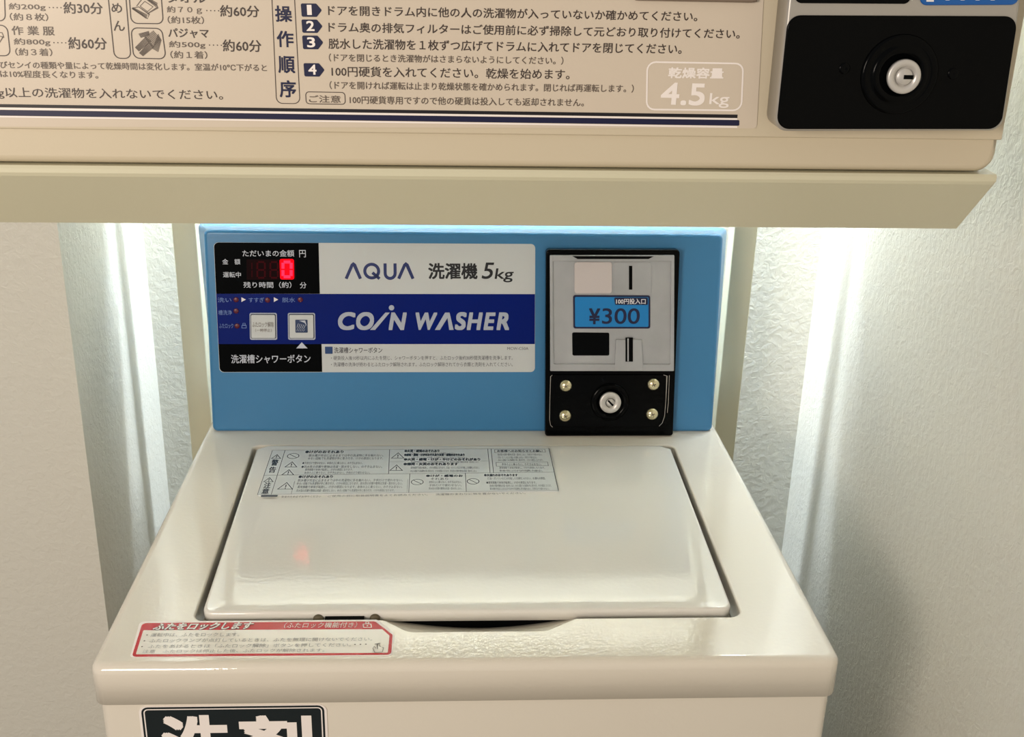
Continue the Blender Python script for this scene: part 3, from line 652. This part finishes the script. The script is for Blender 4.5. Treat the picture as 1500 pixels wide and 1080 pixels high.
A.ring([(947, 89.5), (946, 161.5), (1087, 163), (1090, 92)], .0009, .005)
A.text('乾燥容量', 979, 114, 1059, 115, 15, .035); A.text('4.5', 968, 152.5, 1030.5, 154, 31, .03); A.text('kg', 1038.5, 157.5, 1067, 158, 21, .01)
A.build('capacity_mark', M['softwhite'], sheet, 'white capacity mark')

# ---- silver lock housing at the right of the dryer front
HK = .020
hp = rpoly([dq(1135, 193, HK), dq(1469, 192, HK), dq(1497, -10, HK), (dq(1497, -10, HK).x+.001, dq(1497, -160, HK).y), (dq(1155, -10, HK).x, dq(1155, -160, HK).y)], [.007, .007, 0, .004, .004], 6)
lh = slab('lock_housing', DF, hp, 0.0, HK, .002, M['silver'], dryer, label='raised silver lock housing')
def kp(name, pts, r, m, h0=HK, h1=HK+.0012, lab=None): return slab(name, DF, rpoly([dq(x, y, h1) for x, y in pts], r, 8), h0, h1, .0006, m, lh, seg=2, label=lab)
bp_ = kp('lock_plate', [(1155, 22.5), (1137.5, 189.5), (1466.5, 189.5), (1492, 24)], .0072, M['black'], lab='glossy black plate')
kp('upper_plate', [(1163, -60), (1165.5, 4.8), (1335, 6), (1340, -60)], .004, M['black'], lab='black upper plate')
bl_ = kp('blue_plate', [(1347, -60), (1349, 8), (1492, 7.5), (1500, -60)], .004, M['capblue'], lab='blue upper plate')
A = Ink(DF, HK+.0014); A.poly([(1357, -8), (1357, 2.5), (1368, 2.5), (1368, -8)]); 
for k in range(4): A.poly([(1385+k*22, -6), (1385+k*22, .5), (1391+k*22, .5), (1391+k*22, -6)])
A.build('white_mark', M['white'], lh)
cc = dq(1319, 110, HK+.003); R1 = (dq(1376, 110, HK+.003)-cc).x
lathe('lock_boss', DF, cc, [(R1, HK+.0008), (R1*.98, HK+.0022), (R1*.93, HK+.0028), (R1*.80, HK+.0024), (R1*.74, HK+.0020), (R1*.70, HK+.0030), (R1*.55, HK+.0034), (R1*.52, HK+.002), (.002, HK+.002)], M['black'], lh, 56, label='glossy black round boss')
for x, y in ((1237, 100.5), (1396, 108)):
    lathe('dimple', DF, dq(x, y, HK+.0012), [(.0032, HK+.001), (.0030, HK+.0016), (.0018, HK+.0018), (.0004, HK+.0013)], M['black'], lh, 20)
kc = dq(1325.5, 112.8, HK+.005); R2 = (dq(1350, 112, HK+.005)-dq(1325.5, 112, HK+.005)).x; h0 = HK+.002
lathe('key_lock', DF, kc, [(R2, h0), (R2, h0+.0022), (R2*.94, h0+.0028), (R2*.60, h0+.0028), (R2*.57, h0+.0008), (R2*.50, h0+.0008), (R2*.50, h0+.0024), (R2*.42, h0+.0031), (.0002, h0+.0033)], M['lock'], lh, 40, label='silver key lock')
A = Ink(DF, h0+.0036); q = R2
A.poly([(kc.x-.13*q+.0004, kc.y-.12*q), (kc.x+.48*q, kc.y-.12*q), (kc.x+.48*q, kc.y+.12*q), (kc.x-.13*q+.0004, kc.y+.12*q)], local=True); A.build('keyhole', M['dark'], lh)
